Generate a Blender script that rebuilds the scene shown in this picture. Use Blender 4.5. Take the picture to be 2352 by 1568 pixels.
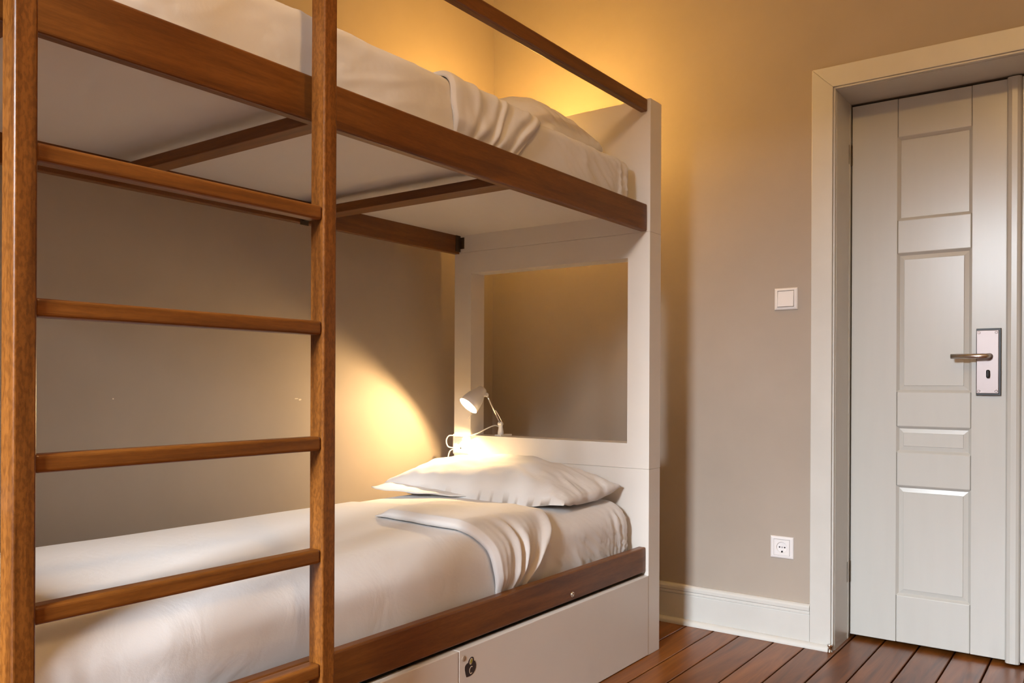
import bpy, bmesh, math, random
from mathutils import Vector, Matrix, noise

# ------------------------------------------------------------------ clean
for o in list(bpy.data.objects):
    bpy.data.objects.remove(o, do_unlink=True)
scene = bpy.context.scene
COL = scene.collection
random.seed(7)

# ------------------------------------------------------------------ camera
W, H = 2352, 1568
F_PX, HORIZON = 1924.26, 880.7
cam = bpy.data.cameras.new('camera')
cam.sensor_fit = 'HORIZONTAL'
cam.sensor_width = 36.0
cam.lens = F_PX / W * 36.0
cam.shift_y = (HORIZON - H / 2) / W
cam.clip_start = 0.02
cam_ob = bpy.data.objects.new('camera', cam)
COL.objects.link(cam_ob)
yaw, roll = math.radians(36.0689), math.radians(0.2586)
fwd = Vector((-math.sin(yaw), math.cos(yaw), 0))
rgt = Vector((math.cos(yaw), math.sin(yaw), 0))
up = Vector((0, 0, 1))
r2 = rgt * math.cos(roll) + up * math.sin(roll)
u2 = -rgt * math.sin(roll) + up * math.cos(roll)
m = Matrix((r2, u2, -fwd)).transposed().to_4x4()
m.translation = Vector((2.3453, -3.067, 0.938))
cam_ob.matrix_world = m
scene.camera = cam_ob

# ------------------------------------------------------------------ view, world, daylight
vs = scene.view_settings
vs.view_transform = 'Standard'
vs.look = 'None'
vs.gamma = 1.0
vs.use_curve_mapping = False
vs.exposure = 0.40
world = bpy.data.worlds.new('sky')
scene.world = world
world.use_nodes = True
bg = world.node_tree.nodes['Background']
bg.inputs['Color'].default_value = (0.80, 0.90, 1.0, 1)
bg.inputs['Strength'].default_value = 0.8

# room extents (metres); door wall is the plane y = 0, bed stands against x = 0
RX, RY, RZ = 3.7, -4.7, 3.0
WINX0, WINX1, WINZ0, WINZ1 = 1.20, 1.90, 0.15, 2.35

def area(name, loc, target, sx, sy, power, color):
    l = bpy.data.lights.new(name, 'AREA')
    l.shape = 'RECTANGLE'
    l.size, l.size_y = sx, sy
    l.energy = power
    l.color = color
    o = bpy.data.objects.new(name, l)
    COL.objects.link(o)
    o.location = loc
    o.rotation_euler = (Vector(target) - Vector(loc)).to_track_quat('-Z', 'Y').to_euler()
    return o

# daylight arriving through the tall window behind the photographer
area('sky_daylight', (1.55, RY - 3.3, 4.0), (1.55, RY, 1.6), 3.0, 3.4, 5100, (0.85, 0.925, 1.0))
LAMP_COL = (1.0, 0.54, 0.12)
LAMP_LOW_W, LAMP_HIGH_W, FILL_W = 25.0, 50.0, 27.0
LAMP_LOW_COL = (1.0, 0.66, 0.30)
FILL_COL = (1.0, 0.60, 0.24)

# ------------------------------------------------------------------ materials
def mat(name, color, rough=0.5, spec=0.5, metal=0.0):
    mt = bpy.data.materials.new(name)
    mt.use_nodes = True
    b = mt.node_tree.nodes['Principled BSDF']
    b.inputs['Base Color'].default_value = (*color, 1)
    b.inputs['Roughness'].default_value = rough
    b.inputs['Specular IOR Level'].default_value = spec
    b.inputs['Metallic'].default_value = metal
    return mt, mt.node_tree, b

def nd(nt, kind, **kw):
    n = nt.nodes.new(kind)
    for k, v in kw.items():
        setattr(n, k, v)
    return n

def coords(nt, scale=(1, 1, 1), rand=True):
    tc = nd(nt, 'ShaderNodeTexCoord')
    mp = nd(nt, 'ShaderNodeMapping')
    mp.inputs['Scale'].default_value = scale
    if rand:
        oi = nd(nt, 'ShaderNodeObjectInfo')
        ad = nd(nt, 'ShaderNodeVectorMath', operation='ADD')
        sc = nd(nt, 'ShaderNodeMath', operation='MULTIPLY')
        sc.inputs[1].default_value = 17.0
        nt.links.new(oi.outputs['Random'], sc.inputs[0])
        nt.links.new(tc.outputs['Object'], ad.inputs[0])
        nt.links.new(sc.outputs[0], ad.inputs[1])
        nt.links.new(ad.outputs[0], mp.inputs['Vector'])
    else:
        nt.links.new(tc.outputs['Object'], mp.inputs['Vector'])
    return mp.outputs['Vector']

def noise_tex(nt, vec, scale, detail=4, rough=0.55, dist=0.0):
    n = nd(nt, 'ShaderNodeTexNoise')
    n.inputs['Scale'].default_value = scale
    n.inputs['Detail'].default_value = detail
    n.inputs['Roughness'].default_value = rough
    n.inputs['Distortion'].default_value = dist
    nt.links.new(vec, n.inputs['Vector'])
    return n.outputs['Fac']

def ramp(nt, fac, stops):
    r = nd(nt, 'ShaderNodeValToRGB')
    el = r.color_ramp.elements
    while len(el) < len(stops):
        el.new(0.5)
    for e, (p, c) in zip(el, stops):
        e.position = p
        e.color = (*c, 1)
    nt.links.new(fac, r.inputs['Fac'])
    return r.outputs['Color']

def bump(nt, b, fac, strength, dist):
    bp = nd(nt, 'ShaderNodeBump')
    bp.inputs['Strength'].default_value = strength
    bp.inputs['Distance'].default_value = dist
    nt.links.new(fac, bp.inputs['Height'])
    nt.links.new(bp.outputs['Normal'], b.inputs['Normal'])

def mixc(nt, fac, a, b_, blend='MIX'):
    mx = nd(nt, 'ShaderNodeMix', data_type='RGBA', blend_type=blend)
    if isinstance(fac, (int, float)):
        mx.inputs[0].default_value = fac
    else:
        nt.links.new(fac, mx.inputs[0])
    for s, v in ((6, a), (7, b_)):
        if isinstance(v, tuple):
            mx.inputs[s].default_value = (*v, 1)
        else:
            nt.links.new(v, mx.inputs[s])
    return mx.outputs[2]

def plaster(name, c):
    mt, nt, b = mat(name, c, 0.55, 0.35)
    v = coords(nt, rand=False)
    f = noise_tex(nt, v, 3.0, 5)
    col = ramp(nt, f, [(0.3, tuple(x * 0.95 for x in c)), (0.7, tuple(x * 1.04 for x in c))])
    nt.links.new(col, b.inputs['Base Color'])
    bump(nt, b, noise_tex(nt, v, 260, 3), 0.06, 0.002)
    return mt

def wood(name, axis, dark, mid, light, rough=0.38, fleck=False):
    mt, nt, b = mat(name, mid, rough, 0.45)
    s = [1.0, 1.0, 1.0]
    s['xyz'.index(axis)] = 0.06
    v = coords(nt, tuple(s))
    f1 = noise_tex(nt, v, 34, 6, 0.62, 0.6)
    col = ramp(nt, f1, [(0.28, dark), (0.52, mid), (0.78, light)])
    s2 = [1.0, 1.0, 1.0]
    s2['xyz'.index(axis)] = 0.12 if not fleck else 0.42
    v2 = coords(nt, tuple(s2))
    f2 = noise_tex(nt, v2, 330 if not fleck else 210, 3, 0.6)
    pores = ramp(nt, f2, [(0.40, (0.55, 0.50, 0.45)), (0.58, (1, 1, 1))] if not fleck else [(0.42, (0.45, 0.38, 0.32)), (0.55, (1, 1, 1))])
    col2 = mixc(nt, 0.55 if fleck else 0.30, col, pores, 'MULTIPLY')
    nt.links.new(col2, b.inputs['Base Color'])
    bump(nt, b, f2, 0.10, 0.001)
    return mt

def paint(name, c, rough=0.4, streak=None, amt=0.05):
    mt, nt, b = mat(name, c, rough, 0.5)
    v = coords(nt, (1, 1, 0.12) if streak else (1, 1, 1))
    f = noise_tex(nt, v, 28 if streak else 6, 4)
    col = ramp(nt, f, [(0.3, tuple(x * (1 - amt) for x in c)), (0.7, tuple(min(1, x * (1 + amt * .5)) for x in c))])
    nt.links.new(col, b.inputs['Base Color'])
    bump(nt, b, f, 0.10, 0.002)
    return mt

def cloth(name, c, wr=0.35):
    mt, nt, b = mat(name, c, 0.9, 0.15)
    b.inputs['Sheen Weight'].default_value = 0.15
    v = coords(nt)
    f = noise_tex(nt, v, 9, 5, 0.5, 0.5)
    f2 = noise_tex(nt, v, 700, 2)
    ad = nd(nt, 'ShaderNodeMath', operation='MULTIPLY_ADD')
    ad.inputs[1].default_value = 0.04
    nt.links.new(f2, ad.inputs[0])
    nt.links.new(f, ad.inputs[2])
    bump(nt, b, ad.outputs[0], wr, 0.01)
    return mt

TAUPE = (0.395, 0.335, 0.278)
M_WALL = plaster('taupe_wall_paint', TAUPE)
M_WALL_BOUNCE = plaster('cream_bounce_wall', (0.70, 0.66, 0.60))  # unseen walls made lighter than the taupe ones to bounce light back
M_CEIL = plaster('cream_bounce_ceiling', (0.78, 0.72, 0.62))  # unseen ceiling tinted cream to bounce warm light; wall chips share it
WD, WM, WL = (0.085, 0.024, 0.003), (0.16, 0.052, 0.007), (0.23, 0.082, 0.013)
M_WY = wood('brown_beech_lengthwise', 'y', WD, WM, WL)
M_WX = wood('brown_beech_crosswise', 'x', WD, WM, WL)
M_WZ = wood('brown_beech_upright', 'z', WD, (0.20, 0.068, 0.011), (0.29, 0.105, 0.020), rough=0.30, fleck=True)
M_RUNG = wood('brown_beech_rung', 'y', WD, (0.175, 0.058, 0.008), (0.25, 0.088, 0.015), 0.35)
M_WHITE = paint('white_lacquered_board', (0.70, 0.66, 0.615), 0.38, amt=0.02)
M_DOOR = paint('ivory_gloss_door_paint', (0.555, 0.555, 0.525), 0.27, streak=True, amt=0.018)
M_TRIM = paint('ivory_trim_paint', (0.61, 0.60, 0.565), 0.32, amt=0.05)
M_SHEET = cloth('white_cotton_sheet', (0.72, 0.70, 0.69))
M_PILLOW = cloth('white_cotton_pillowcase', (0.75, 0.74, 0.735), 0.25)
M_PLASTIC = mat('white_plastic', (0.80, 0.78, 0.78), 0.25)[0]
M_PLASTIC2 = mat('white_lamp_enamel', (0.80, 0.77, 0.72), 0.35)[0]
M_BLACK = mat('black_plastic', (0.012, 0.012, 0.014), 0.4)[0]
M_DARKMETAL = mat('dark_bronze_metal', (0.10, 0.075, 0.05), 0.45, 0.5, 0.8)[0]
M_STEEL = mat('brushed_steel', (0.30, 0.25, 0.24), 0.42, 0.5, 1.0)[0]
M_LEVER = mat('satin_steel', (0.58, 0.53, 0.49), 0.25, 0.5, 1.0)[0]
M_CHROME = mat('chrome', (0.75, 0.74, 0.72), 0.12, 0.5, 1.0)[0]
M_SUB = mat('dark_floor_void', (0.02, 0.012, 0.008), 0.9)[0]
M_EMBLEM = mat('dark_brown_print', (0.030, 0.020, 0.020), 0.6)[0]
M_GREEN = mat('olive_green_print', (0.30, 0.28, 0.02), 0.6)[0]
M_PRINT = mat('pale_print', (0.62, 0.50, 0.38), 0.6)[0]
M_GREYDOT = mat('grey_plastic_cap', (0.36, 0.28, 0.21), 0.5)[0]
M_GLASS, _nt, _b = mat('window_glass', (1, 1, 1), 0.02)
_tr = _nt.nodes.new('ShaderNodeBsdfTransparent')
_mx = _nt.nodes.new('ShaderNodeMixShader')
_mx.inputs[0].default_value = 0.06
_nt.links.new(_tr.outputs[0], _mx.inputs[1])
_nt.links.new(_b.outputs[0], _mx.inputs[2])
_nt.links.new(_mx.outputs[0], _nt.nodes['Material Output'].inputs['Surface'])
def glow(name, c, s):
    mt, nt, b = mat(name, c, 0.5)
    b.inputs['Emission Color'].default_value = (*c, 1)
    b.inputs['Emission Strength'].default_value = s
    return mt
M_GLOBE, _nt, _b = mat('opal_glass', (0.95, 0.9, 0.8), 0.3)
_b.inputs['Emission Color'].default_value = (1, .7, .35, 1)
_b.inputs['Emission Strength'].default_value = 4.0
M_BULB = glow('lit_bulb', (1.0, 0.80, 0.50), 25.0)

def floor_mat():
    mt, nt, b = mat('varnished_pine_boards', (0.2, 0.07, 0.02), 0.34, 0.35)
    v = coords(nt, (1.0, 0.07, 1.0))
    f = noise_tex(nt, v, 16, 5, 0.6, 1.6)
    col = ramp(nt, f, [(0.25, (0.075, 0.020, 0.003)), (0.5, (0.19, 0.060, 0.010)), (0.75, (0.30, 0.108, 0.022))])
    v2 = coords(nt, (1.0, 0.45, 1.0))
    k = nd(nt, 'ShaderNodeTexVoronoi')
    k.inputs['Scale'].default_value = 3.1
    nt.links.new(v2, k.inputs['Vector'])
    kn = ramp(nt, k.outputs['Distance'], [(0.02, (0.18, 0.12, 0.09)), (0.10, (1, 1, 1))])
    oi = nd(nt, 'ShaderNodeObjectInfo')
    tone = ramp(nt, oi.outputs['Random'], [(0.0, (0.78, 0.76, 0.74)), (1.0, (1.18, 1.15, 1.10))])
    c2 = mixc(nt, 0.9, col, kn, 'MULTIPLY')
    c3 = mixc(nt, 1.0, c2, tone, 'MULTIPLY')
    nt.links.new(c3, b.inputs['Base Color'])
    f3 = noise_tex(nt, coords(nt, (1, 0.1, 1)), 120, 3)
    bump(nt, b, f3, 0.12, 0.001)
    return mt
M_FLOOR = floor_mat()

# ------------------------------------------------------------------ object helpers
WLOC = {}
def link(name, me, loc, material, parent=None, smooth=False):
    o = bpy.data.objects.new(name, me)
    COL.objects.link(o)
    if material is not None and not me.materials:
        me.materials.append(material)
    if smooth:
        for p in me.polygons:
            p.use_smooth = True
    loc = Vector(loc)
    WLOC[o.name] = loc
    o.location = loc - (WLOC[parent.name] if parent else Vector((0, 0, 0)))
    o.parent = parent
    return o

def mesh_obj(name, bm, material, parent=None, smooth=False):
    """bm holds world coordinates; the origin goes to the middle of the bounding box"""
    lo = Vector((min(v.co[i] for v in bm.verts) for i in range(3)))
    hi = Vector((max(v.co[i] for v in bm.verts) for i in range(3)))
    c = (lo + hi) / 2
    bmesh.ops.translate(bm, verts=bm.verts, vec=-c)
    bmesh.ops.recalc_face_normals(bm, faces=bm.faces)
    me = bpy.data.meshes.new(name)
    bm.to_mesh(me)
    bm.free()
    return link(name, me, c, material, parent, smooth)

def empty(name, loc):
    o = bpy.data.objects.new(name, None)
    COL.objects.link(o)
    o.location = loc
    WLOC[o.name] = Vector(loc)
    o.empty_display_size = 0.1
    return o

def tag(o, label=None, cat=None, group=None, kind=None):
    if label: o['label'] = label
    if cat: o['category'] = cat
    if group: o['group'] = group
    if kind: o['kind'] = kind
    return o

def add_box(bm, x0, x1, y0, y1, z0, z1, bev=0.0, seg=2):
    r = bmesh.ops.create_cube(bm, size=1.0)
    vs_ = r['verts']
    for v in vs_:
        v.co = Vector(((x0 + x1) / 2 + v.co.x * (x1 - x0), (y0 + y1) / 2 + v.co.y * (y1 - y0), (z0 + z1) / 2 + v.co.z * (z1 - z0)))
    if bev > 0:
        es = list({e for v in vs_ for e in v.link_edges})
        bmesh.ops.bevel(bm, geom=es, offset=bev, segments=seg, profile=0.5, affect='EDGES')

def box(name, x0, x1, y0, y1, z0, z1, material, parent=None, bev=0.0, seg=2):
    bm = bmesh.new()
    add_box(bm, x0, x1, y0, y1, z0, z1, bev, seg)
    return mesh_obj(name, bm, material, parent)

def boxes(name, lst, material, parent=None, bev=0.0):
    bm = bmesh.new()
    for b in lst:
        add_box(bm, *b, bev)
    return mesh_obj(name, bm, material, parent)

def add_lathe(bm, origin, axis, prof, n=24, cap0=True, cap1=True):
    """prof: list of (distance along the axis, radius)"""
    axis = Vector(axis).normalized()
    a = axis.orthogonal().normalized()
    b = axis.cross(a)
    rings = []
    for d, r in prof:
        rings.append([bm.verts.new(Vector(origin) + axis * d + (a * math.cos(2 * math.pi * i / n) + b * math.sin(2 * math.pi * i / n)) * max(r, 1e-5)) for i in range(n)])
    for p, q in zip(rings, rings[1:]):
        for i in range(n):
            bm.faces.new((p[i], p[(i + 1) % n], q[(i + 1) % n], q[i]))
    if cap0: bm.faces.new(rings[0][::-1])
    if cap1: bm.faces.new(rings[-1])

def lathe(name, origin, axis, prof, material, parent=None, n=24, cap0=True, cap1=True, smooth=True):
    bm = bmesh.new()
    add_lathe(bm, origin, axis, prof, n, cap0, cap1)
    o = mesh_obj(name, bm, material, parent, smooth)
    return o

def smooth_path(pts, n=8):
    pts = [Vector(p) for p in pts]
    out = []
    for i in range(len(pts) - 1):
        p0 = pts[max(i - 1, 0)]; p1 = pts[i]; p2 = pts[i + 1]; p3 = pts[min(i + 2, len(pts) - 1)]
        for k in range(n):
            t = k / n
            out.append(0.5 * ((2 * p1) + (-p0 + p2) * t + (2 * p0 - 5 * p1 + 4 * p2 - p3) * t * t + (-p0 + 3 * p1 - 3 * p2 + p3) * t ** 3))
    out.append(pts[-1])
    return out

def add_tube(bm, pts, r, n=10):
    pts = [Vector(p) for p in pts]
    rings = []
    ref = None
    for i, p in enumerate(pts):
        t = (pts[min(i + 1, len(pts) - 1)] - pts[max(i - 1, 0)]).normalized()
        if ref is None:
            ref = t.orthogonal().normalized()
        ref = (ref - t * ref.dot(t)).normalized()
        b = t.cross(ref)
        rr = r[i] if isinstance(r, (list, tuple)) else r
        rings.append([bm.verts.new(p + (ref * math.cos(2 * math.pi * k / n) + b * math.sin(2 * math.pi * k / n)) * rr) for k in range(n)])
    for p, q in zip(rings, rings[1:]):
        for k in range(n):
            bm.faces.new((p[k], p[(k + 1) % n], q[(k + 1) % n], q[k]))
    bm.faces.new(rings[0][::-1]); bm.faces.new(rings[-1])

def tube(name, pts, r, material, parent=None, n=10, smooth=True):
    bm = bmesh.new()
    add_tube(bm, pts, r, n)
    return mesh_obj(name, bm, material, parent, smooth)

def grid_obj(name, fn, nu, nv, material, parent=None, thick=0.0, closed_u=False):
    bm = bmesh.new()
    rows = [[bm.verts.new(fn(i / nu, j / nv)) for j in range(nv + 1)] for i in range(nu + 1)]
    for i in range(nu):
        for j in range(nv):
            bm.faces.new((rows[i][j], rows[i + 1][j], rows[i + 1][j + 1], rows[i][j + 1]))
    o = mesh_obj(name, bm, material, parent, True)
    if thick:
        md = o.modifiers.new('thickness', 'SOLIDIFY')
        md.thickness = thick
        md.offset = -1
    return o

def sm(a, b, x):
    t = min(1.0, max(0.0, (x - a) / (b - a)))
    return t * t * (3 - 2 * t)

def nz(x, y, z=0.0):
    return noise.noise(Vector((x, y, z)))

# ================================================================== ROOM SHELL
T = 0.24
DX0, DX1, DTOP = 1.524, 2.628, 1.982          # doorway opening
wl = tag(box('wall_left', -T, 0, RY - T, T, -0.1, RZ, M_WALL), kind='structure')
for sy, sz_, w_, h_ in ((-1.134, .882, .012, .0022), (-1.118, .878, .008, .0045), (-1.795, .889, .003, .003)):
    bm = bmesh.new()
    n_ = 9
    ring = [bm.verts.new((.0006, sy + w_ * math.cos(6.283 * i / n_) * random.uniform(.6, 1), sz_ + h_ * math.sin(6.283 * i / n_) * random.uniform(.6, 1))) for i in range(n_)]
    base = [bm.verts.new((-.001, v.co.y, v.co.z)) for v in ring]
    bm.faces.new(ring); bm.faces.new(base[::-1])
    for i in range(n_):
        bm.faces.new((ring[i], base[i], base[(i + 1) % n_], ring[(i + 1) % n_]))
    mesh_obj('chipped_spot', bm, M_CEIL, wl)
tag(boxes('wall_back', [(0, DX0, 0, T, -0.1, RZ), (DX1, RX, 0, T, -0.1, RZ), (DX0, DX1, 0, T, DTOP, RZ)], M_WALL), kind='structure')
tag(box('wall_right', RX, RX + T, RY - T, T, -0.1, RZ, M_WALL_BOUNCE), kind='structure')
tag(boxes('wall_front', [(0, WINX0, RY - T, RY, -0.1, RZ), (WINX1, RX, RY - T, RY, -0.1, RZ), (WINX0, WINX1, RY - T, RY, WINZ1, RZ), (WINX0, WINX1, RY - T, RY, -0.1, WINZ0)], M_WALL_BOUNCE), kind='structure')
tag(box('ceiling', -T, RX + T, RY - T, T, RZ, RZ + 0.1, M_CEIL), kind='structure')
tag(box('doorway_light_block', DX0 - .1, DX1 + .1, 0.30, 0.34, -0.1, 2.3, M_SUB), kind='structure')  # added dark panel behind the leaves, keeps outside light out of the door gaps

# floor boards, one object each
fl = tag(box('floor', -T, RX + T, RY - T, 0.34, -0.1, -0.022, M_SUB), kind='structure')
edges = [1.09, 1.19, 1.32, 1.43, 1.538, 1.643, 1.758, 1.872, 1.985]
while edges[0] > 0: edges.insert(0, edges[0] - 0.112)
edges[0] = 0.0
while edges[-1] < RX - 0.03: edges.append(min(RX, edges[-1] + 0.113))
for a, b in zip(edges, edges[1:]):
    dz = random.uniform(-0.0012, 0.0)
    box('floor_board', a + 0.0026, b - 0.0026, RY, 0.29, -0.022, dz, M_FLOOR, fl, 0.002, 1)

# window behind the photographer
wn = tag(empty('window_1', (WINX0, RY, WINZ0)), kind='structure')
wf = boxes('window_frame', [(WINX0, WINX0 + .05, RY - .16, RY - .10, WINZ0, WINZ1), (WINX1 - .05, WINX1, RY - .16, RY - .10, WINZ0, WINZ1),
     (WINX0, WINX1, RY - .16, RY - .10, WINZ0, WINZ0 + .06), (WINX0, WINX1, RY - .16, RY - .10, WINZ1 - .05, WINZ1)], M_TRIM, wn)
box('window_sill', WINX0 - .03, WINX1 + .03, RY, RY + .04, WINZ0 - .03, WINZ0, M_TRIM, wn, .004)
box('pane', WINX0 + .05, WINX1 - .05, RY - .135, RY - .130, WINZ0 + .06, WINZ1 - .05, M_GLASS, wn)

# ------------------------------------------------------------------ baseboards
def profile_run(name, prof, x0, x1, material, parent=None):
    """prof: (y, z) polygon extruded along x"""
    bm = bmesh.new()
    a = [bm.verts.new((x0, y, z)) for y, z in prof]
    b = [bm.verts.new((x1, y, z)) for y, z in prof]
    n = len(prof)
    for i in range(n):
        bm.faces.new((a[i], a[(i + 1) % n], b[(i + 1) % n], b[i]))
    bm.faces.new(a[::-1]); bm.faces.new(b)
    return mesh_obj(name, bm, material, parent)

BP = [(0, 0), (-.018, 0), (-.018, .113), (-.0165, .116), (-.0205, .118), (-.0205, .1235), (-.0185, .126), (-.0185, .128), (-.022, .131), (-.022, .142), (-.019, .148), (-.013, .1525), (0, .1525)]
bb = tag(profile_run('baseboard_back', BP, 0.02, 1.4445, M_TRIM), kind='structure')
SH = [(-.018, 0)] + [(-.018 - .017 * math.sin(t * math.pi / 16), .002 + .019 * math.cos(t * math.pi / 16)) for t in range(0, 9)] + [(-.035, 0)]
profile_run('shoe_moulding', SH, 0.02, 1.512, M_TRIM, bb)
b2 = tag(box('baseboard_left', 0, .018, RY, -0.0, 0, .1525, M_TRIM, None, .004), kind='structure')
tag(box('baseboard_right', RX - .018, RX, RY, 0, 0, .1525, M_TRIM, None, .004), kind='structure')

# ------------------------------------------------------------------ door casing and jamb
tr = tag(empty('trim_1', (DX0, 0, 0)), kind='structure')
def quad_prism(name, pts, y0, y1, material, parent, bev=0.0025):
    bm = bmesh.new()
    f0 = [bm.verts.new((x, y0, z)) for x, z in pts]
    f1 = [bm.verts.new((x, y1, z)) for x, z in pts]
    n = len(pts)
    bm.faces.new(f0); bm.faces.new(f1[::-1])
    for i in range(n):
        bm.faces.new((f0[i], f1[i], f1[(i + 1) % n], f0[(i + 1) % n]))
    if bev:
        bmesh.ops.bevel(bm, geom=list(bm.edges), offset=bev, segments=2, profile=.5, affect='EDGES')
    return mesh_obj(name, bm, material, parent)
CW = 0.079
quad_prism('casing', [(DX0 - CW, 0), (DX0 - .006, 0), (DX0 - .006, DTOP + .006), (DX0 - CW, DTOP + CW)], -.020, 0, M_TRIM, tr)
quad_prism('casing', [(DX1 + .006, 0), (DX1 + CW, 0), (DX1 + CW, DTOP + CW), (DX1 + .006, DTOP + .006)], -.020, 0, M_TRIM, tr)
quad_prism('casing', [(DX0 - CW, DTOP + CW), (DX0 - .006, DTOP + .006), (DX1 + .006, DTOP + .006), (DX1 + CW, DTOP + CW)], -.020, 0, M_TRIM, tr)
# bead at the inner edge, then the deep jamb lining
quad_prism('casing_bead', [(DX0 - .0055, 0), (DX0 + .001, 0), (DX0 + .001, DTOP - .001), (DX0 - .0055, DTOP + .0055)], -.014, .004, M_TRIM, tr, .0015)
quad_prism('casing_bead', [(DX0 - .0055, DTOP + .0055), (DX0 + .001, DTOP - .001), (DX1 - .001, DTOP - .001), (DX1 + .0055, DTOP + .0055)], -.014, .004, M_TRIM, tr, .0015)
box('jamb', DX0 - .004, DX0 + .002, .004, .195, 0, DTOP, M_TRIM, tr)
box('jamb', DX1 - .002, DX1 + .004, .004, .195, 0, DTOP, M_TRIM, tr)
box('jamb_head', DX0, DX1, .004, .195, DTOP - .002, DTOP + .004, M_TRIM, tr)
box('jamb_stop', DX0 - .004, DX0 + .004, .172, .192, 0, DTOP - .002, M_TRIM, tr, .001)

# ------------------------------------------------------------------ double door, two leaves
YF = 0.195        # face of the leaves
def door_leaf(n, x0, x1, s0, s1, handle, mirror=False):
    d = tag(empty('door_%d' % n, (x0, YF, 0)), kind='structure')
    d['label'] = 'ivory panelled door leaf with steel lever handle' if handle else 'ivory panelled door leaf hinged beyond the astragal'
    zt, zb = 1.972, 0.014
    TH = 0.040
    g = 0.0006
    box('stile', x0, s0 - g, YF, YF + TH, zb, zt, M_DOOR, d, .002)
    box('stile', s1 + g, x1, YF, YF + TH, zb, zt, M_DOOR, d, .002)
    pan = [(1.533, 1.832, False), (.915, 1.412, True), (.698, .790, True), (.183, .577, True)]
    zs = [(pan[0][1], zt), (pan[1][1], pan[0][0]), (pan[2][1], pan[1][0]), (pan[3][1], pan[2][0]), (zb, pan[3][0])]
    for z0, z1 in zs:
        box('rail', s0, s1, YF, YF + TH, z0, z1, M_DOOR, d, .0035)
    for z0, z1, raised in pan:
        bm = bmesh.new()
        a0, a1, c0, c1 = s0 - .004, s1 + .004, z0 - .004, z1 + .004
        if not raised:
            rings = [(0, .013), (.022, .013)]
        else:
            rings = [(0, .012), (.010, .010), (.026, .0065), (.027, .004), (.040, .004)]
        prev = None
        for ins, dep in rings:
            ring = [bm.verts.new((x, YF + dep, z)) for x, z in ((a0 + ins, c0 + ins), (a1 - ins, c0 + ins), (a1 - ins, c1 - ins), (a0 + ins, c1 - ins))]
            if prev:
                for i in range(4):
                    bm.faces.new((prev[i], prev[(i + 1) % 4], ring[(i + 1) % 4], ring[i]))
            prev = ring
            if ins == 0: first = ring
        bm.faces.new(prev)
        back = [bm.verts.new((v.co.x, YF + .030, v.co.z)) for v in first]
        for i in range(4):
            bm.faces.new((first[(i + 1) % 4], first[i], back[i], back[(i + 1) % 4]))
        bm.faces.new(back[::-1])
        mesh_obj('panel', bm, M_DOOR, d)
        # bevelled moulding round the panel
        bm = bmesh.new()
        outr = [(s0 - .001, z0 - .001), (s1 + .001, z0 - .001), (s1 + .001, z1 + .001), (s0 - .001, z1 + .001)]
        w = .009
        inr = [(s0 + w, z0 + w), (s1 - w, z0 + w), (s1 - w, z1 - w), (s0 + w, z1 - w)]
        A = [bm.verts.new((x, YF + .001, z)) for x, z in outr]
        B = [bm.verts.new((x, YF + .0115, z)) for x, z in inr]
        C = [bm.verts.new((x, YF + .014, z)) for x, z in outr]
        for i in range(4):
            j = (i + 1) % 4
            bm.faces.new((A[i], A[j], B[j], B[i]))
            bm.faces.new((B[i], B[j], C[j], C[i]))
            bm.faces.new((C[i], C[j], A[j], A[i]))
        mesh_obj('panel_moulding', bm, M_DOOR, d)
    return d
d1 = door_leaf(1, 1.530, 2.030, 1.688, 1.924, True)
# rounded astragal that covers the meeting of the leaves
bm = bmesh.new()
AST = [(2.030, YF + .012), (2.030, YF - .004), (2.034, YF - .010), (2.044, YF - .0125), (2.060, YF - .0125), (2.068, YF - .009), (2.072, YF - .002), (2.072, YF + .012)]
a = [bm.verts.new((x, y, .008)) for x, y in AST]; b = [bm.verts.new((x, y, 1.974)) for x, y in AST]
for i in range(len(AST)):
    bm.faces.new((a[i], a[(i + 1) % len(AST)], b[(i + 1) % len(AST)], b[i]))
bm.faces.new(a[::-1]); bm.faces.new(b)
mesh_obj('astragal', bm, M_DOOR, d1)
d2 = door_leaf(2, 2.0725, 2.622, 2.215, 2.470, False)
for z0, z1 in ((1.752, 1.829), (.207, .288)):
    zm = (z0 + z1) / 2
    hg = lathe('hinge', (1.5265, YF - .004, z0), (0, 0, 1), [(0, .0045), (.002, .0060), ((z1 - z0) / 2 - .001, .0060), ((z1 - z0) / 2, .0050), ((z1 - z0) / 2 + .001, .0060), (z1 - z0 - .002, .0060), (z1 - z0, .0045)], M_DARKMETAL, d1, 14)
    box('hinge_leaf', 1.5245, 1.5265, YF - .030, YF - .004, z0 + .003, z1 - .003, M_DARKMETAL, hg)
# lever handle on a long back plate
pl = box('handle_plate', 1.941, 2.015, YF - .012, YF, .905, 1.133, M_BLACK, d1, .001)
fp = box('plate_cover', 1.9425, 2.0085, YF - .0155, YF - .0118, .912, 1.126, M_STEEL, pl, .0012)
for sx in (1.9495, 2.0015):
    for sz in (.9195, 1.1185):
        lathe('screw', (sx, YF - .0153, sz), (0, -1, 0), [(0, .0048), (.0008, .0046), (.0010, .0032), (.0006, .0018), (.0007, .0005)], M_STEEL, pl, 14)
ly = YF - .052
hz = 1.038
pts = [(1.981, YF - .012, hz), (1.981, YF - .040, hz), (1.979, YF - .048, hz), (1.973, ly, hz), (1.95, ly, hz), (1.869, ly, hz)]
tube('lever', pts, .0085, M_LEVER, d1, 18)
lathe('rose', (1.981, YF - .0155, hz), (0, -1, 0), [(0, .0105), (.006, .0105), (.007, .009)], M_STEEL, d1, 20)
kn = bmesh.new()
add_box(kn, 1.9725, 1.9835, YF - .030, YF - .0150, .964, .992, .0050, 4)
mesh_obj('thumb_turn', kn, M_BLACK, d1)

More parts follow.
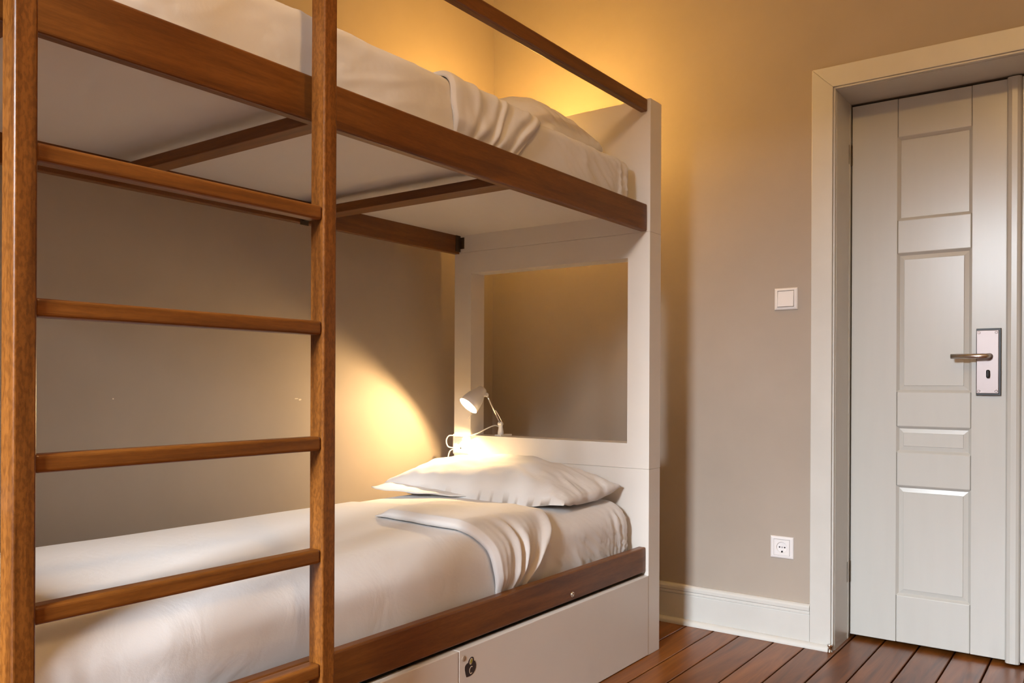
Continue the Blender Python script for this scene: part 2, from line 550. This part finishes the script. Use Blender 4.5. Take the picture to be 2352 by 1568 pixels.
# small metal door stop at the foot of the casing
ds = tag(lathe('door_stop', (1.519, -.030, 0), (0, 0, 1), [(0, .0085), (.003, .0095), (.005, .0065), (.019, .0065), (.020, .0095), (.027, .0095), (.0285, .008)], M_CHROME, None, 18),
    'small metal door stop on the floor at the foot of the door casing', 'door stop')

# ------------------------------------------------------------------ switch and socket on the wall
def plate(parent, cx, cz, sx, sz, hole, y=0.0):
    bm = bmesh.new()
    rings = [(sx, 0.0, sz), (sx, -.003, sz), (sx - .002, -.0065, sz - .002), (sx - .007, -.0085, sz - .007), (hole + .001, -.0085, hole + .001), (hole, -.0075, hole), (hole, -.0002, hole)]
    prev = None
    for rx, dy, rz in rings:
        ring = [bm.verts.new((cx + a * rx, y + dy, cz + c * rz)) for a, c in ((-1, -1), (1, -1), (1, 1), (-1, 1))]
        if prev:
            for i in range(4):
                bm.faces.new((prev[i], prev[(i + 1) % 4], ring[(i + 1) % 4], ring[i]))
        prev = ring
    bm.faces.new(prev)
    return mesh_obj('frame', bm, M_PLASTIC, parent)
sw = tag(empty('light_switch', (1.3512, 0, 1.2519)), 'white square rocker light switch on the taupe wall beside the door', 'switch')
plate(sw, 1.3512, 1.2519, .0425, .0400, .0300)
bm = bmesh.new()
add_box(bm, 1.3512 - .0290, 1.3512 + .0290, -.0100, -.001, 1.2519 - .0285, 1.2519 + .0285, .0012)
for v in bm.verts:
    if v.co.y < -.005: v.co.y += .0022 * (v.co.z - 1.2519) / .0285
mesh_obj('rocker', bm, M_PLASTIC, sw)

def socket(name, cx, cz, y, holes_only=False):
    so = empty(name, (cx, y, cz))
    plate(so, cx, cz, .0425, .0400, .0290, y)
    bm = bmesh.new()
    n = 32
    sq = []
    for i in range(n):
        t = 2 * math.pi * i / n
        c, s = math.cos(t), math.sin(t)
        k = .0283 / max(abs(c), abs(s))
        sq.append((c * k, s * k))
    prof = [(None, -.002), (None, -.0085), (.0205, -.0085), (.0192, -.0078), (.0185, -.002), (.0010, -.002)]
    prev = None
    for r, dy in prof:
        ring = []
        for i in range(n):
            t = 2 * math.pi * i / n
            x, z = sq[i] if r is None else (math.cos(t) * r, math.sin(t) * r)
            ring.append(bm.verts.new((cx + x, y + dy, cz + z)))
        if prev:
            for i in range(n):
                bm.faces.new((prev[i], prev[(i + 1) % n], ring[(i + 1) % n], ring[i]))
        prev = ring
    bm.faces.new(prev)
    mesh_obj('insert', bm, M_PLASTIC, so)
    for dx in (-.0095, .0095):
        lathe('pin_hole', (cx + dx, y - .0021, cz), (0, -1, 0), [(0, .0028), (.0006, .0028)], M_BLACK, so, 12)
    lathe('centre_screw', (cx, y - .0021, cz), (0, -1, 0), [(0, .003), (.0008, .003)], mat('grey_screw', (.45, .42, .46), .4)[0], so, 12)
    box('earth_clip', cx - .0025, cx + .0030, y - .0075, y - .001, cz - .0182, cz - .0125, M_BLACK, so, .0008)
    return so
tag(socket('wall_socket', 1.3406, .3432, 0.0), 'white square power socket low on the taupe wall above the baseboard', 'socket')

# ================================================================== BUNK BED
GF, GB = -.443, -.3577
XH, XL = 1.0222, .1433
FY0, FY1 = -2.690, -2.605        # footboard
bed = tag(empty('bunk_bed', ((XH + XL) / 2, -1.5, 0)), 'white and brown wooden bunk bed with ladder and under-bed drawers', 'bunk bed')
OX0, OX1, OZ0, OZ1 = .2288, .9365, .7300, 1.3817
for nm, y0, y1 in (('headboard', GF, GB), ('footboard', FY0, FY1)):
    fr = boxes(nm, [(XL, OX0, y0, y1, .6436, 1.4661), (OX1, XH, y0, y1, .6436, 1.4661), (OX0, OX1, y0, y1, .6436, OZ0), (OX0, OX1, y0, y1, OZ1, 1.4661)], M_WHITE, bed)
    box('lower_panel', XL, XH, y0, y1, .0, .6428, M_WHITE, fr, .0008, 1)
    box('upper_panel', XL, XH, y0, y1, 1.4669, 1.929, M_WHITE, fr, .0012, 1)
# long rails
Y0, Y1 = FY1, GF
box('side_rail', .987, 1.0115, Y0, Y1, 1.4685, 1.5624, M_WY, bed, .005, 3)
box('side_rail', .145, .170, Y0, Y1 - .003, 1.4620, 1.5440, M_WY, bed, .002, 2)
box('side_rail', .984, 1.0118, Y0, Y1, .2870, .3735, M_WY, bed, .005, 3)
box('side_rail', .145, .170, Y0, Y1, .2870, .3735, M_WY, bed, .003, 2)
box('guard_rail', .985, 1.0110, Y0, Y1, 1.8830, 1.9270, M_WY, bed, .005, 3)
# base boards that carry the mattresses, the upper one with cross bars below it
box('mattress_base', .170, .987, Y0, Y1, 1.5350, 1.5500, M_WHITE, bed)
box('mattress_base', .170, .984, Y0, Y1, .315, .330, M_WHITE, bed)
for yb, wb in ((-1.880, .025), (-1.220, .031), (-2.50, .025)):
    box('cross_bar', .170, .987, yb - wb, yb + wb, 1.4775, 1.5050, M_WX, bed, .0025, 2)
# metal bracket at the end of the wall-side rail
br = boxes('rail_bracket', [(.1700, .1730, -.472, GF, 1.470, 1.543)], M_DARKMETAL, bed, .0005)
boxes('hook_plate', [(.1735, .1930, GF - .003, GF, 1.482, 1.528), (.1735, .187, GF - .004, GF, 1.495, 1.515)], M_DARKMETAL, br, .001)
br2 = boxes('bar_bracket', [(.1700, .235, -1.255, -1.235, 1.468, 1.4765), (.1700, .1730, -1.262, -1.228, 1.455, 1.49)], M_DARKMETAL, bed, .0005)
# ladder: two posts and rungs
for y0, y1 in ((-2.535, -2.503), (-1.9765, -1.944)):
    box('ladder_post', 1.062, 1.1015, y0, y1, 0, 2.30, M_WZ, bed, .0035, 3)
    for z in (.33, 1.905):
        box('post_spacer', 1.0105, 1.063, y0 + .006, y1 - .006, z - .02, z + .02, M_WX, bed, .001)
for k, z in enumerate((1.499, 1.2795, 1.0575, .8340, .6170, .3960, .170)):
    if k == 0: continue
    box('ladder_rung', 1.066, 1.0965, -2.504, -1.976, z - .0275, z, M_RUNG, bed, .006, 4)
# bolt through the lower rail
lathe('bolt', (1.0116, -.925, .3065), (1, 0, 0), [(0, .0085), (.002, .0085), (.0045, .0065), (.005, .0045), (.003, .0038), (.003, .0005)], M_CHROME, bed, 18)
# drawers below the lower rail
def drawer(y0, y1):
    d = box('drawer', .998, XH + .0008, y0, y1, .002, .2760, M_WHITE, bed, .0015, 2)
    boxes('drawer_box', [(.24, .998, y0 + .02, y0 + .035, .03, .20), (.24, .998, y1 - .035, y1 - .02, .03, .20), (.24, .255, y0 + .02, y1 - .02, .03, .20), (.24, .998, y0 + .02, y1 - .02, .02, .03)], M_WHITE, d)
    return d
dr1 = drawer(-1.4675, -.4450)
dr2 = drawer(-2.4900, -1.4710)
box('end_filler', .998, XH, FY1, -2.4920, .0, .276, M_WHITE, bed, .001)

# printed padlock-like emblem and round cap on the right drawer
def plaque(name, pts, x0, x1, material, parent):
    bm = bmesh.new()
    a = [bm.verts.new((x1, y, z)) for y, z in pts]
    b = [bm.verts.new((x0, y, z)) for y, z in pts]
    n = len(pts)
    bm.faces.new(a); bm.faces.new(b[::-1])
    for i in range(n):
        bm.faces.new((a[i], b[i], b[(i + 1) % n], a[(i + 1) % n]))
    return mesh_obj(name, bm, material, parent)
XD = XH + .0008
BODY = [(-1.44, .204), (-1.443, .212), (-1.446, .223), (-1.446, .230), (-1.444, .234), (-1.439, .237), (-1.433, .2385), (-1.432, .242), (-1.428, .246), (-1.424, .249), (-1.418, .250), (-1.4125, .2475), (-1.411, .243), (-1.410, .237), (-1.407, .2375), (-1.403, .232), (-1.401, .226), (-1.402, .218), (-1.406, .212), (-1.412, .207), (-1.42, .204), (-1.428, .203)]
em = plaque('emblem', BODY, XD - .0004, XD + .0005, M_EMBLEM, dr1)
def oval(cy, cz, ry, rz, n=20, tilt=0.0):
    return [(cy + ry * math.cos(t) + tilt * math.sin(t), cz + rz * math.sin(t)) for t in (2 * math.pi * i / n for i in range(n))]
plaque('emblem_ring', oval(-1.4218, .2392, .0058, .0078, tilt=.002), XD, XD + .0008, M_PRINT, em)
plaque('emblem_leaf', oval(-1.4215, .2395, .0038, .0056, tilt=.0015), XD, XD + .0011, M_GREEN, em)
Cp = [(-1.416, .2245), (-1.4205, .2258), (-1.425, .223), (-1.4275, .219), (-1.4273, .214), (-1.425, .2098), (-1.422, .2084), (-1.418, .2105)]
bm = bmesh.new()
cp = smooth_path([(XD + .0004, y, z) for y, z in Cp], 4)
add_tube(bm, cp, .0011, 6)
for v in bm.verts: v.co.x = XD + .0006 + (v.co.x - XD - .0004) * .3
mesh_obj('emblem_letter', bm, M_PRINT, em)
lathe('cap', (XD - .001, -1.450, .2535), (1, 0, 0), [(0, .0072), (.0016, .0072), (.0022, .0062)], M_GREYDOT, dr1, 18)

# ================================================================== BEDDING
class Profile:
    """cross-section of a mattress: up the wall side, over the top, down the room side"""
    def __init__(s, x0, x1, z0, zt, r, crown=.006):
        P = [(x0, z0), (x0, zt - r)]
        for i in range(1, 9):
            t = math.pi / 2 * i / 8
            P.append((x0 + r - r * math.cos(t), zt - r + r * math.sin(t)))
        for i in range(1, 20):
            f = i / 20
            P.append((x0 + r + (x1 - x0 - 2 * r) * f, zt + crown * math.sin(math.pi * f)))
        for i in range(0, 10):
            t = math.pi / 2 * (1 - i / 9)
            P.append((x1 - r + r * math.cos(t), zt - r + r * math.sin(t)))
        P.append((x1, z0))
        s.P = P
        s.L = [0]
        for a, b in zip(P, P[1:]):
            s.L.append(s.L[-1] + math.hypot(b[0] - a[0], b[1] - a[1]))
        s.n = s.L[-1]
    def at(s, w):
        w = min(max(w, 0), s.n - 1e-6)
        for i in range(len(s.P) - 1):
            if w <= s.L[i + 1]:
                f = (w - s.L[i]) / max(s.L[i + 1] - s.L[i], 1e-9)
                a, b = s.P[i], s.P[i + 1]
                d = math.hypot(b[0] - a[0], b[1] - a[1])
                return Vector((a[0] + (b[0] - a[0]) * f, 0, a[1] + (b[1] - a[1]) * f)), Vector((-(b[1] - a[1]) / d, 0, (b[0] - a[0]) / d))
    def smooth_at(s, w):
        p, _ = s.at(w)
        n = Vector((0, 0, 0))
        for k in (-2, -1, 0, 1, 2):
            n += s.at(w + k * .012)[1]
        return p, n.normalized()
    def w_top(s, x):      # arc length at a given x on the top
        best = min(range(400), key=lambda i: abs(s.at(s.n * i / 400)[0].x - x) + (10 if s.at(s.n * i / 400)[0].z < s.P[2][1] and x < .9 else 0))
        return s.n * best / 400
    def w_side(s, z):     # arc length at a given z on the room side
        return s.n - (z - s.P[-1][1])

def mattress(name, pr, y0, y1, label, seed, wrinkle):
    nu, nv = 130, 190
    r = .045
    def fn(u, v):
        w = u * pr.n
        y = y0 + (y1 - y0) * (1 - (1 - v) ** 2.0)
        p, n = pr.smooth_at(w)
        # rounded ends
        e = min(y - y0, y1 - y)
        ins = 0.0
        if e < r:
            ins = r - math.sqrt(max(r * r - (r - e) ** 2, 0))
        q = p - n * ins * .8
        q.y = y
        d = wrinkle(p, y, w / pr.n, seed)
        return q + n * d
    bm = bmesh.new()
    rows = [[bm.verts.new(fn(i / nu, j / nv)) for j in range(nv + 1)] for i in range(nu + 1)]
    for i in range(nu):
        for j in range(nv):
            bm.faces.new((rows[i][j], rows[i + 1][j], rows[i + 1][j + 1], rows[i][j + 1]))
    bm.faces.new([rows[i][0] for i in range(nu, -1, -1)])
    bm.faces.new([rows[i][-1] for i in range(nu + 1)])
    bm.faces.new([rows[0][j] for j in range(nv + 1)] + [rows[nu][j] for j in range(nv, -1, -1)])
    return tag(mesh_obj(name, bm, M_SHEET, None, True), label, 'mattress')

def wr_mat(p, y, f, seed):
    # creases in the fitted sheet, strongest on the room side by the headboard corner
    side = sm(.80, .90, f)
    near = sm(-1.15, -.75, y)
    a = y * .62 + p.z                      # creases climb towards the corner
    r1 = (1 - abs(nz(a * 34, y * 5, seed)) * 2) ** 3
    r2 = (1 - abs(nz(a * 62 + 4, y * 9 + 2, seed + 3)) * 2) ** 3
    k = .0045 * r1 + .0025 * r2
    c = sm(-.66, -.56, y) * .006 * nz(y * 46, p.z * 8, seed + 6)
    return side * (near * k + c) + nz(p.x * 4, y * 4, seed) * .002

PL = Profile(.171, .962, .3305, .533, .085, .010)
PU = Profile(.172, .975, 1.5505, 1.703, .030, .004)
mat_lo = mattress('mattress', PL, -2.545, -.462, 'white sheeted mattress on the lower bunk under the white cover', 1.0, wr_mat)
mat_hi = mattress('mattress', PU, -2.545, -.490, 'white sheeted mattress on the upper bunk above the white board', 5.0, wr_mat)

def cover(name, pr, y0, y1, off, label, seed, wamp):
    w0, w1 = .05, pr.n - .010
    def fn(u, v):
        w = w0 + (w1 - w0) * u
        y = y0 + (y1 - y0) * v
        p, n = pr.smooth_at(w)
        e = y - y0
        ins = 0
        if e < .05: ins = .05 - math.sqrt(max(.0025 - (.05 - e) ** 2, 0))
        q = p.copy(); q.y = y
        f = w / pr.n
        d = off + nz(p.x * 3 + 2, y * 3, seed) * .004 * sm(.1, .25, f) * (1 - sm(.75, .85, f)) + wamp(p, y, f, seed)
        return q + n * (d - ins * .8)
    return grid_obj(name, fn, 130, 220, M_SHEET, None, .003)

def wr_low(p, y, f, seed):
    foot = 1 - sm(-2.50, -2.28, y)
    side = sm(.78, .92, f)
    return .0045 * foot * side * nz(y * 22 + p.z * 6, p.z * 10, seed) * 2 + .0015 * side * nz(y * 6 + p.z * 12, p.z * 8, seed + 2) + .003 * nz(y * 1.6, f * 5, seed + 8) + (.006 * math.exp(-((y + 1.80) / .16) ** 2) * math.exp(-((f - .12) / .06) ** 2))
def wr_up(p, y, f, seed):
    side = sm(.78, .88, f)
    a = p.z * 1.6 - y * .5
    r1 = (1 - abs(nz(a * 13, y * 2.2, seed)) * 2) ** 5
    r2 = (1 - abs(nz(a * 24, y * 4 + 5, seed + 3)) * 2) ** 5
    return side * (.0032 * r1 * sm(-.1, .3, nz(y * 3, p.z * 4, seed + 9)) + .0016 * r2 + .003 * nz(y * 6, p.z * 9, seed + 4)) + .002
cov_lo = tag(cover('bed_cover', PL, -2.555, -1.10, .006, '', 11.0, wr_low), 'smooth white cover stretched over the lower bunk with turned-down edge', 'bed cover')
cov_hi = tag(cover('bed_cover', PU, -2.555, -1.20, .006, '', 21.0, wr_up), 'creased white cover tucked in along the upper bunk rail', 'bed cover')

def lerp_path(pts, t):
    # pts: list of (param, w, y)
    for a, b in zip(pts, pts[1:]):
        if t <= b[0]:
            f = (t - a[0]) / (b[0] - a[0])
            return a[1] + (b[1] - a[1]) * f, a[2] + (b[2] - a[2]) * f
    return pts[-1][1], pts[-1][2]

def turn_down(name, pr, near, far, parent, h0, roll_, gather, seed, left_taper=.10, wb=1.0):
    """folded-back band of the cover between two curves on the mattress surface"""
    nu, nv = 110, 90
    def fn(u, v):
        w0, y0 = lerp_path(near, u)
        w1, y1 = lerp_path(far, u)
        # first part of v rolls the folded near edge under
        k = .10
        if v < k:
            t = v / k * math.pi
            h = h0 * .5 - math.cos(t) * h0 * .45
            back = math.sin(t) * roll_
            w, y = w0, y0 - back
        else:
            g = (v - k) / (1 - k)
            w, y = w0 + (w1 - w0) * g, y0 + (y1 - y0) * g
            h = h0 * .95 * (1 - .55 * sm(.15, .9, g)) + .004
            h *= 1 - .95 * sm(.93, 1.0, g)
        p, n = pr.smooth_at(w)
        edge = sm(0, left_taper, u)
        wob = (nz(y * 8, w * 5, seed) * .006 + nz(w * 14, y * 5, seed + 1) * .003) * wb
        hh = h * (.25 + .75 * edge) + (wob * edge if v > k else wob * .4)
        gth = gather(u, max(0, (v - k) / (1 - k)), seed)
        q = p.copy(); q.y = y + nz(w * 9, 3.1, seed) * .008
        return q + n * max(.0085, (hh + .008 + gth) * (1 - .55 * sm(.86, 1, u)))
    return grid_obj(name, fn, nu, nv, M_SHEET, parent, .002)

def g_low(u, g, seed):
    s = sm(.45, .80, u)
    return s * (.0085 * math.sin(g * 24 + 4 * nz(u * 3, g * 3, seed)) * sm(.12, .4, g) * (1 - .5 * sm(.85, 1, g)) + .004 * nz(g * 14, u * 4, seed))
W = PL.w_top; S = PL.w_side
turn_down('turned_down_edge', PL,
    [(0, W(.60), -1.330), (.35, W(.80), -1.335), (.55, W(.905), -1.315), (.72, S(.485), -1.275), (.86, S(.42), -1.258), (1, S(.352), -1.238)],
    [(0, W(.52), -1.10), (.20, W(.64), -.985), (.40, W(.80), -.915), (.55, W(.90), -.905), (.72, S(.495), -.955), (.86, S(.43), -1.035), (1, S(.352), -1.12)],
    cov_lo, .026, .014, g_low, 31.0)
def g_up(u, g, seed):
    s = sm(.30, .55, u)
    return s * (sm(.5, .62, u) * .0032 * math.sin(g * 34 + u * 9 + 5 * nz(u * 3, g * 4, seed)) * sm(.10, .3, g) + .004 * nz(g * 10, u * 6, seed))
W = PU.w_top; S = PU.w_side
turn_down('turned_down_edge', PU,
    [(0, W(.30), -1.46), (.40, W(.88), -1.470), (.55, W(.955), -1.468), (.72, S(1.66), -1.462), (1, S(1.5525), -1.450)],
    [(0, W(.30), -1.15), (.40, W(.88), -1.02), (.55, W(.955), -1.035), (.72, S(1.66), -1.085), (1, S(1.5525), -1.20)],
    cov_hi, .012, .004, g_up, 41.0, .10, .45)

# ------------------------------------------------------------------ pillows
def pillow(name, c, hx, hy, th, zb, label, seed, skew=0.0, sag=.015):
    root = empty(name, (c[0], c[1], zb))
    tag(root, label, 'pillow', 'white pillows on the bunks')
    nu, nv = 64, 40
    def outline(u, v):
        px = hx * u * (1 - .045 * (1 - v * v)) * (1 - .01 * nz(v * 2, 1, seed))
        py = hy * v * (1 - .07 * (1 - u * u) * 0 - .05 * (1 - abs(u) ** 3) * 0)
        px += .012 * nz(v * 2.5, 7, seed)
        py += .010 * nz(u * 3, 9, seed) + skew * u
        return px, py
    def prof(u, v):
        a = max(0, 1 - abs(u) ** 3.2) ** .5 if u < 0 else max(0, 1 - .76 * u ** 3.2)
        b = max(0, 1 - abs(v) ** 2.6)
        return a * (b ** .52)
    def top(i, j):
        u, v = -1 + 2 * i / nu, -1 + 2 * j / nv
        px, py = outline(u, v)
        t = prof(u, v)
        h = .010 + th * t * (1 + .10 * nz(u * 1.5, v * 1.5, seed))
        wr = .006 * nz(u * 6 + v * 2, v * 5, seed + 2) * sm(0, .3, t) + .010 * (1 - t) * nz(u * 8 + v * 8, v * 7 - u * 5, seed + 5) * sm(.02, .2, t)
        lift = .020 * sm(.55, 1, abs(u)) * (abs(v) ** 2)
        return Vector((c[0] + px, c[1] + py, zb + h + wr + lift + .012 * v))
    def bot(i, j):
        u, v = -1 + 2 * i / nu, -1 + 2 * j / nv
        px, py = outline(u, v)
        t = prof(u, v)
        lift = .020 * sm(.55, 1, abs(u)) * (abs(v) ** 2)
        edge = 1 - sm(0, .45, t)
        return Vector((c[0] + px, c[1] + py, zb + .001 + (.009) * edge + lift + .012 * v * edge + .004 * nz(u * 8, v * 6, seed + 4) * edge + .003 * (1 - edge)))
    bm = bmesh.new()
    A = [[bm.verts.new(top(i, j)) for j in range(nv + 1)] for i in range(nu + 1)]
    B = [[bm.verts.new(bot(i, j)) for j in range(nv + 1)] for i in range(nu + 1)]
    for i in range(nu):
        for j in range(nv):
            bm.faces.new((A[i][j], A[i + 1][j], A[i + 1][j + 1], A[i][j + 1]))
            bm.faces.new((B[i][j], B[i][j + 1], B[i + 1][j + 1], B[i + 1][j]))
    for i in range(nu):
        for j, s in ((0, 1), (nv, -1)):
            q = (A[i][j], B[i][j], B[i + 1][j], A[i + 1][j])
            bm.faces.new(q if s > 0 else q[::-1])
    for j in range(nv):
        for i, s in ((0, -1), (nu, 1)):
            q = (A[i][j], B[i][j], B[i][j + 1], A[i][j + 1])
            bm.faces.new(q if s > 0 else q[::-1])
    mesh_obj('cushion', bm, M_PILLOW, root, True)
    return root, outline
pz = PL.at(PL.w_top(.55))[0].z
pr1, outl = pillow('pillow', (.520, -.650), .412, .185, .125, pz - .005, 'plump white pillow on the lower bunk against the white headboard', 3.0, -.012)
# loose flap of the pillowcase that sticks out below the wall-side end
def flap_l(u, v):
    x = .150 + .40 * u
    y = -.935 + .16 * v + .10 * u * u * (1 - v) + .02 * u + .010 * nz(u * 4, 2, 8.0) + .02 * (1 - v) * (1 - sm(0, .12, u))
    z = pz + .004 + .016 * v + .014 * (1 - u) * (.4 + .6 * (1 - v)) + .003 * nz(u * 7, v * 3, 6.0)
    return Vector((x, y, z))
grid_obj('pillowcase_hem', flap_l, 36, 10, M_PILLOW, pr1, .003)
pr2, _ = pillow('pillow', (.50, -.690), .385, .165, .222, 1.7065, 'white pillow on the upper bunk behind the turned-down cover', 8.0, .0)

# ================================================================== LAMPS
def lamp(name, base, label, power, lcol, shade_back=(-.034, -.070, .135), axis=(-.26, -.65, -.70), elbow=(.002, 0, .0), zs=0.7308):
    bx, by, bz = base
    L = tag(empty(name, base), label, 'lamp')
    B = Vector(base)
    # clamp that grips the board, short tapered post
    boxes('clamp', [(bx - .016, bx + .016, by - .020, by + .055, bz, bz + .006), (bx - .014, bx + .014, by + .049, by + .055, bz - .05, bz + .006), (bx - .014, bx + .014, by + .030, by + .050, bz - .050, bz - .044)], M_PLASTIC2, L, .002)
    lathe('post', B + Vector((0, 0, .004)), (0, 0, 1), [(0, .0125), (.012, .0120), (.030, .0085), (.040, .0080), (.043, .006)], M_PLASTIC2, L, 18)
    e = B + Vector((0, -.002, .048))
    lathe('elbow_joint', e + Vector((-.010, 0, 0)), (1, 0, 0), [(0, .006), (.002, .0085), (.018, .0085), (.020, .006)], M_PLASTIC2, L, 16)
    back = B + Vector(shade_back) + Vector((0, 0, .053))
    ax = Vector(axis).normalized()
    side = ax.cross(Vector((0, 0, 1))).normalized()
    upv = side.cross(ax).normalized()
    j = back + ax * .035 + side * -.0 + Vector((.034, .020, .0)) * .9
    arm = tube('arm', [e, e.lerp(j, .5), j], .0035, M_CHROME, L, 12)
    # thin tension spring rod beside the lower arm
    q = e.lerp(j, .42) + Vector((.006, 0, .004))
    tube('tension_rod', smooth_path([e + Vector((.010, 0, .003)), e.lerp(j, .2) + Vector((.012, 0, .0)), q, q + Vector((-.005, 0, -.002))], 4), .0016, M_CHROME, arm, 8)
    lathe('shade_joint', j + Vector((-.004, .004, 0)), (.62, -.78, 0), [(-.008, .004), (-.006, .0085), (.006, .0085), (.008, .004)], M_PLASTIC2, L, 16)
    tube('joint_stub', [j, back + ax * .030 + (j - back).normalized() * .018], .0045, M_PLASTIC2, L, 10)
    # hollow shade
    outer = [(0, .010), (.001, .0165), (.004, .0195), (.014, .0215), (.022, .0225), (.034, .0290), (.050, .0345), (.070, .0388), (.095, .0415)]
    inner = [(.0945, .0402), (.070, .0374), (.050, .0330), (.034, .0275), (.024, .0200), (.020, .0010)]
    lathe('shade', back, ax, outer + inner, M_PLASTIC2, L, 36, True, True)
    lathe('bulb', back + ax * .021, ax, [(0, .009), (.010, .010), (.022, .017), (.034, .0200), (.046, .0170), (.053, .009), (.055, .001)], M_BULB, L, 20)
    # thin aiming handle under the shade
    p0 = back + ax * .094 + upv * -.034 + side * .010
    p0 = back + ax * .088 + (Vector((.62, .1, -.35)).normalized() - ax * Vector((.62, .1, -.35)).normalized().dot(ax)).normalized() * .030
    tube('aim_handle', [p0, p0 + Vector((-.024, -.016, -.042))], [.0012, .0007], M_CHROME, L, 8)
    l = bpy.data.lights.new('bulb_light', 'POINT')
    l.energy = power
    l.color = lcol
    l.shadow_soft_size = .010
    lo = bpy.data.objects.new('bulb_light', l)
    COL.objects.link(lo)
    lo.parent = L
    lo.location = (back + ax * .0765) - B
    return L
lamp('reading_lamp', (.352, -.405, .7302), 'lit white clip-on reading lamp on the sill of the headboard opening', LAMP_LOW_W, LAMP_LOW_COL)

# globe lamp clipped to the top of the headboard, hidden behind the upper mattress
gb = Vector((.42, -.400, 1.929))
gl = tag(empty('globe_lamp', gb), 'small lit globe lamp clipped to the headboard above the upper pillow', 'lamp')
boxes('clamp', [(gb.x - .016, gb.x + .016, GF - .012, GB + .010, gb.z, gb.z + .005), (gb.x - .014, gb.x + .014, GB + .004, GB + .010, gb.z - .05, gb.z + .003), (gb.x - .014, gb.x + .014, GF - .012, GF - .006, gb.z - .05, gb.z + .003)], M_PLASTIC2, gl, .0015)
gc = Vector((.42, -.385, 1.982))
tube('neck', smooth_path([gb + Vector((0, .0, .004)), gb + Vector((0, .012, .010)), gc + Vector((0, 0, -.034))], 5), .006, M_PLASTIC2, gl, 12)
lathe('globe', gc, (0, -1, 0), [(.036 * math.cos(math.pi * i / 16) * -1, max(.036 * math.sin(math.pi * i / 16), .0005)) for i in range(17)], M_GLOBE, gl, 28)
l = bpy.data.lights.new('globe_light', 'POINT')
l.energy, l.color, l.shadow_soft_size = LAMP_HIGH_W, LAMP_COL, .046
lo = bpy.data.objects.new('globe_light', l)
COL.objects.link(lo)
lo.parent = gl
lo.location = gc - gb

# ceiling lamp out of view, added as warm fill for the room
CL = (2.05, -2.45, RZ)
cl = tag(empty('ceiling_fill_lamp', CL), 'round opal ceiling lamp added out of view as warm fill', 'lamp')
lathe('ceiling_rose', CL, (0, 0, -1), [(0, .06), (.02, .06), (.03, .02)], M_PLASTIC2, cl, 24)
lathe('stem', CL, (0, 0, -1), [(.025, .008), (.20, .008)], M_CHROME, cl, 12)
lathe('shade', (CL[0], CL[1], RZ - .19), (0, 0, -1), [(0, .02), (.004, .08), (.03, .15), (.036, .15), (.012, .085), (.006, .02)], M_PLASTIC2, cl, 32)
lathe('bulb', (CL[0], CL[1], RZ - .20), (0, 0, -1), [(0, .012), (.02, .013), (.05, .030), (.08, .034), (.11, .02), (.115, .002)], M_BULB, cl, 20)
l = bpy.data.lights.new('ceiling_fill_light', 'POINT')
l.energy, l.color, l.shadow_soft_size = FILL_W, FILL_COL, .05
lo = bpy.data.objects.new('ceiling_fill_light', l)
COL.objects.link(lo)
lo.parent = cl
lo.location = (0, 0, -.39)

# double socket fixed to the headboard by the wall, and its cables
hs = tag(socket('headboard_socket', .1835, .6915, GF), 'white plug socket mounted on the headboard beside the reading lamp', 'socket')
boxes('back_box', [(.150, .232, GF - .006, GF, .655, .738)], M_PLASTIC, hs, .003)
boxes('plug', [(.165, .200, GF - .022, GF - .006, .722, .738)], M_PLASTIC, hs, .003)
cb = smooth_path([(.225, GF - .008, .728), (.265, GF - .004, .738), (.300, GF + .02, .760), (.318, GF + .05, .770), (.330, GF + .07, .755), (.332, GF + .078, .735)], 6)
tag(tube('lamp_cable', cb, .0025, M_PLASTIC2), 'short white lamp cable looping over the sill of the headboard opening', 'cable')
cb = smooth_path([(.150, GF - .006, .725), (.125, GF - .010, .724), (.112, GF - .012, .705), (.122, GF - .012, .680), (.150, GF - .008, .676)], 6)
tag(tube('power_cable', cb, .0027, M_PLASTIC), 'white cable loop at the side of the headboard socket', 'cable')
cb = smooth_path([(.150, GF - .006, .672), (.128, GF - .010, .660), (.120, GF - .012, .620), (.119, GF - .010, .540), (.119, GF - .006, .30)], 6)
tag(tube('power_cable', cb, .0027, M_PLASTIC), 'white cable hanging down beside the headboard behind the lower mattress', 'cable')
